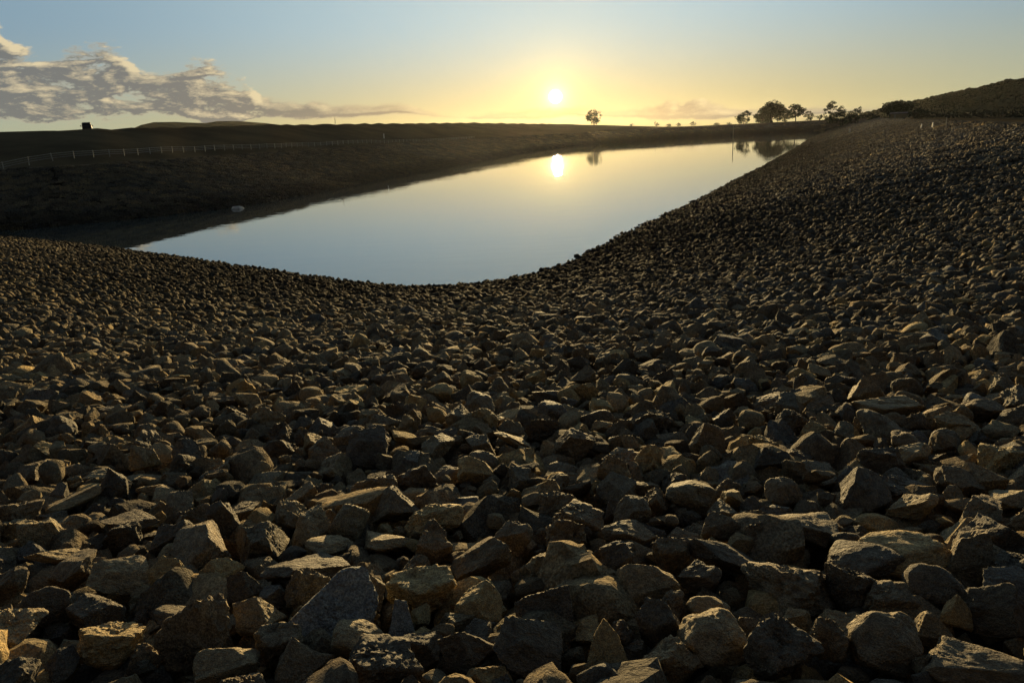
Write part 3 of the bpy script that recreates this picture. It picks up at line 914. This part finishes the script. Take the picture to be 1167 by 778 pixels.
def jitter_grid(x0, x1, y0, y1, s):
    nx, ny = int((x1 - x0) / s), int((y1 - y0) / s / 0.87)
    gx, gy = np.meshgrid(np.arange(nx), np.arange(ny))
    gx = gx + 0.5 * (gy % 2)
    p = np.stack([x0 + gx.ravel() * s, y0 + gy.ravel() * s * 0.87], 1)
    return p + RNG.normal(size=p.shape) * s * 0.22
TN = [t_ for t_, _ in tcdf]; TPp = np.array([p for _, p in tcdf]); TPp = TPp / TPp.sum()
DARKI, GREYI = TN.index('dark'), TN.index('grey')
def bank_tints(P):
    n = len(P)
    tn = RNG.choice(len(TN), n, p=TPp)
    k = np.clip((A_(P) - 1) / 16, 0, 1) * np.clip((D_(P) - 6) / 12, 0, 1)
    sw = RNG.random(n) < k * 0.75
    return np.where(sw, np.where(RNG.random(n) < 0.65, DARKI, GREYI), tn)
def scatter(P, size, protos_, lift, tilt, spread=0.35):
    d, L = shore(P)
    ok = (d > -0.9) & (d < L + 0.2)
    P, d, L = P[ok], d[ok], L[ok]
    z = bank_z(d, L)
    n = len(P)
    r = size * np.exp(RNG.normal(size=n) * spread)
    r = np.clip(r, size * 0.42, size * 2.4)
    e = RNG.uniform(0.85, 1.35, n); fl = RNG.uniform(0.45, 1.1, n)
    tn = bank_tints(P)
    rot = np.stack([RNG.normal(size=n) * tilt, RNG.normal(size=n) * tilt, RNG.uniform(-3.14, 3.14, n)], 1)
    rot = bedded(P, [tuple(x_) for x_ in rot])
    ixs = RNG.choice(protos_, n)
    zz = z + r * fl * 0.35 + lift + RNG.uniform(-0.03, 0.05, n)
    for a in range(n):
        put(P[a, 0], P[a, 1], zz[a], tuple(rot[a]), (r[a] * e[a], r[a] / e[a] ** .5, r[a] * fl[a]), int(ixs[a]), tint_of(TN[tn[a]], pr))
midix = list(MID.values())
# layer under the near stones
p = jitter_grid(-9, 9, -1.2, 11.2, 0.20)
scatter(p, 0.115, midix, -0.12, 0.5)
p = jitter_grid(-24, 24, 0, 24, 0.138)
p = p[(((D_(p) > 10.9) & (np.abs(A_(p)) < 50)) | ((D_(p) > 5) & (D_(p) < 24) & (np.abs(A_(p)) >= 50))) & (D_(p) < 24)]
scatter(p, 0.070, midix, 0.0, 0.40, 0.55)
p = jitter_grid(-24, 24, 0, 24, 0.27)
p = p[(D_(p) > 10.9) & (D_(p) < 24) & (np.abs(A_(p)) < 45)]
scatter(p, 0.125, LOW, -0.09, 0.5)
p = jitter_grid(-60, 60, 5, 75, 0.175)
p = p[(D_(p) >= 24) & (D_(p) < 62) & (np.abs(A_(p)) < 45)]
scatter(p, 0.083, LOW, 0.0, 0.45, 0.55)
# farther banks: patches of stones
def patches(P, size=1.0):
    d, L = shore(P)
    ok = (d > -0.6) & (d < L - 0.2)
    P, d, L = P[ok], d[ok], L[ok]
    z = bank_z(d, L)
    G = shore(P, True)[2]
    gx, gy = G[:, 0] * CREST / L, G[:, 1] * CREST / L
    n = len(P)
    tn = bank_tints(P)
    for a in range(n):
        nrm = Vector((-gx[a], -gy[a], 1)).normalized()
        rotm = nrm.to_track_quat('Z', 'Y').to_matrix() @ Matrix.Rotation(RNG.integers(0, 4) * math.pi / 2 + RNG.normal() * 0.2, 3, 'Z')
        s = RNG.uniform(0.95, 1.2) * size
        put(P[a, 0], P[a, 1], z[a], tuple(rotm.to_euler()), (s, s, s * RNG.uniform(0.8, 1.3) * (0.4 if stain_and_shade(P[a, 0], P[a, 1], 9.0) < 0.5 else 1.0) / size), int(RNG.choice(PATCH)), tint_of(TN[tn[a]], pr))
p = jitter_grid(-130, 200, -60, 270, 1.18)
a_ = A_(p)
p = p[((D_(p) >= 61) & (a_ > -48) & (a_ < 48) & (D_(p) < 250)) | ((np.abs(a_) >= 44) & (D_(p) > 22) & (D_(p) < 110))]
patches(p)
p = jitter_grid(-120, 320, 120, 640, 2.3)
p = p[(D_(p) >= 248)]
patches(p, 2.0)

pm = bpy.data.meshes.new('riprap_points')
n = len(P3)
pm.vertices.add(n); pm.vertices.foreach_set('co', np.array(P3, dtype=np.float32).ravel())
for nm, ty, arr, key in (('rot', 'FLOAT_VECTOR', RO, 'vector'), ('scl', 'FLOAT_VECTOR', SC, 'vector'), ('tint', 'FLOAT_COLOR', TI, 'color')):
    at = pm.attributes.new(nm, ty, 'POINT'); at.data.foreach_set(key, np.array(arr, dtype=np.float32).ravel())
at = pm.attributes.new('ix', 'INT', 'POINT'); at.data.foreach_set('value', np.array(IX, dtype=np.int32))
rip = link('loose_rocks', pm, MAT_ROCKI)
tag(rip, 'mass of smaller loose rocks covering the banks around the water', 'rocks', kind='stuff')
gn = bpy.data.node_groups.new('lay_stones', 'GeometryNodeTree')
gn.interface.new_socket('Geometry', in_out='INPUT', socket_type='NodeSocketGeometry')
gn.interface.new_socket('Geometry', in_out='OUTPUT', socket_type='NodeSocketGeometry')
q = NT(gn)
gi, go = q.n('NodeGroupInput'), q.n('NodeGroupOutput')
ci = q.n('GeometryNodeCollectionInfo'); ci.inputs['Collection'].default_value = protos
ci.inputs['Separate Children'].default_value = True; ci.inputs['Reset Children'].default_value = True
def na(nm, ty):
    nd = q.n('GeometryNodeInputNamedAttribute', data_type=ty); nd.inputs['Name'].default_value = nm
    return nd.outputs['Attribute']
iop = q.n('GeometryNodeInstanceOnPoints')
iop.inputs['Pick Instance'].default_value = True
gn.links.new(gi.outputs[0], iop.inputs['Points'])
gn.links.new(ci.outputs[0], iop.inputs['Instance'])
gn.links.new(na('ix', 'INT'), iop.inputs['Instance Index'])
e2r = q.n('FunctionNodeEulerToRotation')
gn.links.new(na('rot', 'FLOAT_VECTOR'), e2r.inputs[0])
gn.links.new(e2r.outputs[0], iop.inputs['Rotation'])
gn.links.new(na('scl', 'FLOAT_VECTOR'), iop.inputs['Scale'])
gn.links.new(iop.outputs[0], go.inputs[0])
md = rip.modifiers.new('stones', 'NODES'); md.node_group = gn
print('rocks: individual', len(big), 'mass', n)

# ------------------------------------------------------------------ far hills
def ridge_hill(name, azel, dist, depth, mat, foot=-20.0):
    a = np.array([q_[0] for q_ in azel]); e = np.array([q_[1] for q_ in azel])
    aa = np.linspace(a[0], a[-1], 220); ee = np.interp(aa, a, e)
    rows = []
    for k in np.linspace(-1, 1.4, 40):
        D = dist + k * depth
        ztop = EYE + np.tan(np.radians(ee)) * dist
        prof = 1 - abs(k) ** 1.5 if k < 0 else 1 - 0.6 * k ** 1.5
        z = foot + (ztop - foot) * max(prof, 0)
        x, y = np.sin(np.radians(aa)) * D, np.cos(np.radians(aa)) * D
        nn = fbm(np.stack([x / 160, y / 160, x * 0], 1), 4) * 0.05 * (ztop - foot) * min(1, abs(k) * 3)
        rows.append(np.stack([x, y, z + nn], 1))
    return tag(link(name, grid_mesh(name, np.stack(rows, 1)), mat), kind='structure'), aa, ee
ridge_hill('far_hills', [(-27.5, 0.6), (-25.5, 1.5), (-24.9, 1.73), (-24.1, 1.88), (-22.75, 1.85), (-20.9, 1.70), (-20.1, 1.80), (-18.8, 1.76), (-17.0, 1.56), (-16.0, 1.40), (-13, 0.9)], 2600, 500, MAT_HILL)
_, haa, hee = ridge_hill('right_hill', [(22.5, -0.35), (24.7, 0.0), (26.05, 0.36), (28.1, 0.74), (30.05, 1.10), (31.9, 1.40), (33.2, 1.70), (34.0, 1.72), (37, 1.9), (45, 2.3), (55, 1.8), (70, 0.5)], 1700, 800, MAT_HILL)
# woodland on the hill: low crowns merging into one mass
V0, F0 = ico(1)
Vs, Fs, n0 = [], [], 0
hr = np.random.default_rng(31)
for i in range(7000):
    a = hr.uniform(24.0, 46.0); on_ridge = i < 420
    k = hr.normal() * 0.02 if on_ridge else -hr.uniform(0.03, 0.9)
    D = 1700 + k * 800
    zt = EYE + math.tan(R(float(np.interp(a, haa, hee)))) * 1700
    z = -20 + (zt + 20) * (1 - abs(k) ** 1.5)
    s = hr.uniform(1.6, 4.2) if on_ridge else hr.uniform(0.9, 2.0)
    x, y = math.sin(R(a)) * D, math.cos(R(a)) * D
    V = V0 * (1 + 0.25 * vnoise(V0 * 1.5 + i)[:, None]) * np.array([s * hr.uniform(0.9, 1.5), s * 1.2, s * hr.uniform(0.6, 1.0)])
    Vs.append(V + np.array([x, y, z + s * 0.25])); Fs.append(F0 + n0); n0 += len(V0)
tag(link('hill_woodland', mesh_np('hill_woodland', np.concatenate(Vs), np.concatenate(Fs), True), MAT_HILLTREE),
    'scrubby woodland covering the hill on the right', 'woodland', kind='stuff')

# evening haze over the whole basin
hz = bpy.data.materials.new('haze_air'); hz.use_nodes = True
hz.node_tree.nodes.clear()
ht = NT(hz.node_tree)
pvn = ht.n('ShaderNodeVolumePrincipled'); pvn.inputs['Density'].default_value = HAZE
pvn.inputs['Color'].default_value = (0.95, 0.92, 0.86, 1); pvn.inputs['Anisotropy'].default_value = 0.78
hout = ht.n('ShaderNodeOutputMaterial'); ht.put(hout.inputs['Volume'], pvn.outputs[0])
if HAZE > 0:
    ho = MB().box((0, 0, 28), (7600, 7600, 112)).build('haze', hz)
    tag(ho, 'thin warm evening haze over the whole basin', 'haze', kind='stuff')

# ------------------------------------------------------------------ trees and shrubs
def pol(a, D):
    x, y = math.sin(R(a)) * D, math.cos(R(a)) * D
    return x, y, float(ground_z([(x, y)])[0])
def crown_mesh(w, h, base, seed, nclump, leaf, per, squash=1.0, hollow=0.0):
    r_ = np.random.default_rng(seed)
    C = []
    while len(C) < nclump:
        p = r_.uniform(-1, 1, 3)
        l = np.linalg.norm(p)
        if l > 1 or l < hollow: continue
        if vnoise((p * 1.6 + seed)[None])[0] < -0.25: continue
        C.append(p * np.array([w / 2, w / 2, (h - base) / 2 * squash]) + np.array([0, 0, base + (h - base) / 2]))
    C = np.array(C)
    n = nclump * per
    cl = np.repeat(C, per, 0)
    rad_ = np.repeat(r_.uniform(0.07, 0.15, nclump) * w, per)
    dv = r_.normal(size=(n, 3)); dv /= np.linalg.norm(dv, axis=1)[:, None]
    cen = cl + dv * (rad_ * r_.uniform(0.3, 1.0, n) ** 0.5)[:, None] * np.array([1, 1, 0.75])
    u = r_.normal(size=(n, 3)); u /= np.linalg.norm(u, axis=1)[:, None]
    v = np.cross(u, r_.normal(size=(n, 3))); v /= np.linalg.norm(v, axis=1)[:, None]
    L = leaf * r_.uniform(0.6, 1.3, n)[:, None]
    V = np.stack([cen - u * L, cen - v * L * 0.55, cen + u * L, cen + v * L * 0.55], 1).reshape(-1, 3)
    return mesh_np('crown', V, np.arange(n * 4).reshape(n, 4)), C
def tree(name, label, cat, a, D, h, w, base, seed, nclump=60, per=26, group=None, mat=None, hollow=0.25, ground=None):
    x, y, z = pol(a, D)
    root = empty(name, (x, y, z - 0.1))
    me, C = crown_mesh(w, h, base, seed, nclump, max(0.25, w * 0.034), int(per * 1.5), hollow=hollow)
    mb = MB()
    r_ = random.Random(seed)
    tr = max(0.07, w * 0.028)
    top = Vector((r_.uniform(-.03, .03) * w, r_.uniform(-.03, .03) * w, base + (h - base) * 0.35))
    mb.tube((0, 0, -0.4), top * 0.5, tr * 1.25, tr * 0.9).tube(top * 0.5, top, tr * 0.9, tr * 0.55)
    for i in range(9):
        c_ = Vector(C[r_.randrange(len(C))]); s = top * r_.uniform(0.45, 1.0)
        md_ = s.lerp(c_, 0.5) + Vector((0, 0, w * 0.03))
        mb.tube(s, md_, tr * 0.42, tr * 0.26, 5).tube(md_, c_, tr * 0.26, tr * 0.08, 5)
    mb.build('trunk', MAT_BARK, root)
    link('crown', me, mat or MAT_LEAF, root)
    return tag(root, label, cat, group)
GB = 'trees beyond the far bank'
tree('tree', 'lone spreading tree standing on the skyline just right of the sun', 'tree', 6.86, 845, 15.6, 18.0, 2.0, 1, 58, 24, GB, hollow=0.45)
tree('tree', 'small round tree on the far bank left of the big dark tree clump', 'tree', 17.5, 700, 11.5, 13.5, 1.2, 2, 60, 26, GB)
tree('tree', 'tallest dark tree in the clump beyond the far end of the water', 'tree', 19.35, 705, 18.5, 21, 0.8, 3, 110, 30, GB, hollow=0.0)
tree('tree', 'broad dark tree leaning into the tallest tree of the clump from its left', 'tree', 18.75, 690, 13.0, 14, 0.5, 4, 80, 30, GB, hollow=0.0)
tree('tree', 'open-crowned tree with a bare stem right of the tallest dark tree', 'tree', 20.95, 700, 14.5, 15, 4.2, 5, 62, 26, GB)
tree('tree', 'dense tree filling the gap on the right flank of the tallest tree', 'tree', 20.2, 715, 15.5, 13, 1.5, 15, 70, 28, GB, hollow=0.0)
tree('tree', 'low bushy tree right of the open-crowned tree', 'tree', 21.75, 690, 9.0, 9, 0.5, 6, 46, 24, GB, hollow=0.0)
tree('tree', 'tall rounded tree, taller of the pair left of the hill foot', 'tree', 23.35, 640, 17.0, 14, 0.8, 7, 70, 28, GB, hollow=0.0)
tree('tree', 'shorter rounded tree hard against the right of its taller twin', 'tree', 24.0, 620, 12.5, 12, 0.5, 8, 60, 26, GB, hollow=0.0)
tree('tree', 'dark tree with a pale gap below, at the foot of the hill slope', 'tree', 24.75, 600, 12.0, 11.5, 0.6, 9, 56, 26, GB, hollow=0.1)
tree('tree', 'big domed tree in front of the hill on the right', 'tree', 27.2, 560, 11.0, 17.5, 0.8, 10, 110, 30, GB, hollow=0.0)
tree('tree', 'low dull tree between the pair of rounded trees and the big domed tree', 'tree', 25.75, 590, 5.0, 9.0, 0.4, 16, 50, 26, GB, hollow=0.0)
tree('tree', 'low spreading tree just right of the big domed tree', 'tree', 28.6, 540, 5.6, 11.0, 0.4, 17, 60, 26, GB, hollow=0.0)
for i, (a, D, h, w, lab) in enumerate([
        (9.6, 740, 2.2, 4.5, 'tiny low bush on the far bank, first one right of the lone tree'),
        (11.4, 740, 5.0, 5.5, 'tallest small bush on the far skyline between lone tree and pole'),
        (12.25, 745, 2.8, 6.0, 'low flat bush right of the tallest small bush on the skyline'),
        (12.95, 740, 3.8, 5.0, 'rounded small bush, third one right of the lone tree'),
        (14.0, 745, 4.2, 6.5, 'wide small bush on the skyline nearest to the pole'),
        (15.6, 740, 2.6, 6.0, 'low bush on the skyline between the pole and the small round tree'),
        (16.5, 735, 3.0, 5.0, 'small bush touching the left foot of the small round tree'),
        (22.5, 670, 5.5, 9.0, 'scraggly shrub between the low bushy tree and the tall rounded tree')]):
    D = max(D, float(np.interp(a, SKY_AZ, SKY_D)) - 6) if a < 17 else D
    tree('bush', lab, 'bush', a, D, h, w, 0.1, 40 + i, 22, 22, 'bushes on the far skyline', hollow=0.0)
# hedgerow under the hill
hb = np.random.default_rng(77)
Vs, Fs, n0 = [], [], 0
hx, hy, hz = pol(33, 270)
root = empty('hedgerow', (hx, hy, hz))
for a in np.arange(28.3, 46.0, 0.28):
    D = 330 - (a - 28) * 3.0 + hb.normal() * 4
    x, y, z = pol(a, D)
    h = hb.uniform(2.0, 4.2)
    me, _ = crown_mesh(hb.uniform(3, 5.5), h, 0.0, int(a * 100), 14, 0.26, 16)
    V = np.array([v.co[:] for v in me.vertices]); bpy.data.meshes.remove(me)
    Vs.append(V + np.array([x - hx, y - hy, z - hz - 0.2])); n0 += len(V)
V = np.concatenate(Vs)
link('foliage', mesh_np('foliage', V, np.arange(len(V)).reshape(-1, 4)), MAT_LEAF2, root)
mb = MB()
for a in np.arange(28.3, 46.0, 1.4):
    x, y, z = pol(a, 330 - (a - 28) * 3.0)
    mb.tube((x - hx, y - hy, z - hz - 0.5), (x - hx + 0.2, y - hy, z - hz + 1.8), 0.12, 0.06, 5)
mb.build('stems', MAT_BARK, root)
tag(root, 'dark hedgerow along the foot of the hill at the right edge', 'hedge')

# ------------------------------------------------------------------ small built things
# shed under the big domed tree
x, y, z = pol(27.35, 520)
root = empty('shed', (x, y, z), -R(27))
MB().box((0, 0, 1.1), (9.0, 4.0, 2.6)).build('wall', MAT_WALL, root)
mb = MB()
for sy in (-1, 1):
    bmv = [mb.bm.verts.new(c_) for c_ in ((-4.8, sy * 2.4, 2.25), (4.8, sy * 2.4, 2.25), (4.8, 0, 3.1), (-4.8, 0, 3.1), (-4.8, sy * 2.4, 2.40), (4.8, sy * 2.4, 2.40), (4.8, 0, 3.25), (-4.8, 0, 3.25))]
    for f in ((0, 1, 2, 3), (4, 5, 6, 7), (0, 1, 5, 4), (1, 2, 6, 5), (2, 3, 7, 6), (3, 0, 4, 7)): mb.bm.faces.new([bmv[i] for i in f])
mb.build('roof', MAT_ROOF, root)
MB().box((-2.0, -2.03, 0.95), (1.0, 0.08, 2.0)).build('door', MAT_WOOD, root)
tag(root, 'low tan shed half hidden at the foot of the big domed tree', 'shed')

# vehicle on the left skyline, seen from behind
x, y, z = pol(-28.1, float(np.interp(-28.1, CAZ, CD)) * 1.34 + 13.0)
root = empty('parked_van', (x, y, z - 0.05), R(28.1))
mb = MB(); mb.box((0, 0, 1.02), (2.1, 5.0, 0.95), bev=0.12); mb.box((0, -0.3, 1.75), (2.02, 4.2, 0.85), bev=0.16, taper=0.90)
body = mb.build('body', MAT_DARK, root)
MB().box((0, -2.36, 1.80), (1.55, 0.06, 0.5), bev=0.02).build('rear_window', MAT_GLASS, root)
for s in (-1, 1):
    MB().box((s * 1.0, -0.3, 1.78), (0.05, 3.2, 0.45), bev=0.02).build('side_window', MAT_GLASS, root)
    mr = MB(); mr.box((s * 1.30, 1.35, 1.45), (0.26, 0.14, 0.26), bev=0.04); mr.tube((s * 1.02, 1.4, 1.40), (s * 1.25, 1.38, 1.42), 0.03)
    mr.build('mirror', MAT_DARK, root)
    MB().box((s * 0.9, -2.51, 1.15), (0.16, 0.05, 0.3), bev=0.02).build('tail_light', simple('lamp_red' + str(s), (0.25, 0.02, 0.015), 0.3), root)
    for yy in (-1.55, 1.6):
        wh = MB(); wh.tube((s * 0.82, yy, 0.36), (s * 1.06, yy, 0.36), 0.36, 0.36, 16); w_ = wh.build('wheel', MAT_RUBBER, root)
        rm_ = MB(); rm_.tube((s * 1.05, yy, 0.36), (s * 1.075, yy, 0.36), 0.20, 0.18, 12); rm_.build('rim', MAT_WIRE, w_)
MB().box((1.075, -1.2, 1.25), (0.03, 2.2, 0.7), bev=0.01).build('side_glint', MAT_WHITE, root)  # white strip painted as the sun glint on the van's right side
tag(root, 'dark boxy vehicle with side mirrors parked on the left skyline', 'vehicle')

# post and wire fence along the left crest
Q = SH + NRM * (LW + 13.0)[:, None]
line = np.concatenate([Q[18 * 14:22 * 14], [(-78.5, 131.0), (-84.0, 121.0), (-93.0, 107.0)]])
keep = [line[0]]
for p_ in line[1:]:
    if np.linalg.norm(p_ - keep[-1]) > 1.0: keep.append(p_)
line = np.array(keep)
seg = np.concatenate([[0], np.cumsum(np.linalg.norm(np.diff(line, axis=0), axis=1))])
stp = np.arange(0, seg[-1], 4.2)
fx, fy = np.interp(stp, seg, line[:, 0]), np.interp(stp, seg, line[:, 1])
fz = ground_z(np.stack([fx, fy], 1))
root = empty('fence', (fx[0], fy[0], fz[0]))
pmesh = None
rf = random.Random(9)
for i in range(len(stp)):
    if pmesh is None:
        mb = MB(); mb.tube((0, 0, -0.5), (0, 0, 1.25), 0.085, 0.075, 8); mb.tube((0, 0, 1.25), (0, 0, 1.29), 0.075, 0.04, 8)
        po = mb.build('post', MAT_WOOD, root); pmesh = po.data
    else:
        po = link('post', pmesh, None, root)
    po.location = (fx[i] - fx[0], fy[i] - fy[0], fz[i] - fz[0])
    po.rotation_euler = (rf.gauss(0, 0.03), rf.gauss(0, 0.03), rf.uniform(0, 6))
for hgt in (0.45, 0.8, 1.15):
    mb = MB()
    for i in range(len(stp) - 1):
        a = (fx[i] - fx[0], fy[i] - fy[0], fz[i] - fz[0] + hgt); b_ = (fx[i + 1] - fx[0], fy[i + 1] - fy[0], fz[i + 1] - fz[0] + hgt)
        mb.tube(a, b_, 0.018 if hgt < 1 else 0.035, None, 4)
    mb.build('wire' if hgt < 1 else 'top_rail', MAT_WIRE if hgt < 1 else MAT_WOOD, root)
tag(root, 'long post and rail fence along the left bank above the water', 'fence')

def post(name, label, a, D, h, r0, mat, cat='post', z=None, capmat=None, group=None):
    x, y, zz = pol(a, D)
    if z is None: z = float(surf_z([(x, y)])[0])
    root = empty(name, (x, y, z))
    mb = MB(); mb.tube((0, 0, -0.6), (0, 0, h), r0, r0 * 0.9, 8); mb.build('shaft', mat, root)
    mb = MB(); mb.tube((0, 0, h), (0, 0, h + r0 * 1.2), r0 * 1.15, r0 * 0.7, 8); mb.build('cap', capmat or mat, root)
    return tag(root, label, cat, group)
post('marker_post', 'short white marker post on the far left bank below the skyline', -8.72, 318, 1.5, 0.22, MAT_WHITE)
post('marker_post', 'thin dark post on the left skyline beyond the end of the fence', -12.1, 345, 2.2, 0.12, MAT_WOOD)
post('gauge_pole', 'tall pale pole standing in the water near the far bank', 16.8, 338, 7.6, 0.16, MAT_WOOD, 'pole', z=-0.5)
post('marker_post', 'slim pale post on the crest track at the right, in front of the hedge', 30.15, 122, 1.6, 0.05, MAT_WOOD)
post('marker_post', 'small white post on the right crest, left one of two beside the shed', 28.75, 150, 0.75, 0.09, MAT_WHITE)
post('marker_post', 'small white post on the right crest, right one of two beside the shed', 29.4, 140, 0.8, 0.09, MAT_WHITE)
post('marker_post', 'small white post under the dark tree at the hill foot', 24.45, 290, 0.9, 0.22, MAT_WHITE)

# pale boulder at the left waterline
V, F = rock_shape(421, 'wedge', 4)
me = mesh_np('pale_boulder', V * np.array([1.0, 0.5, 0.30]), F, smooth=True)
me.materials.append(simple('pale_stone', (0.50, 0.46, 0.38), 0.9, 0.15, 2.5, bump=0.05))
tag(link('pale_boulder', me, None, None, (-38.4, 108.4, 0.12), (0, 0.12, 0.35)), 'lone pale boulder at the waterline under the left bank', 'boulder')
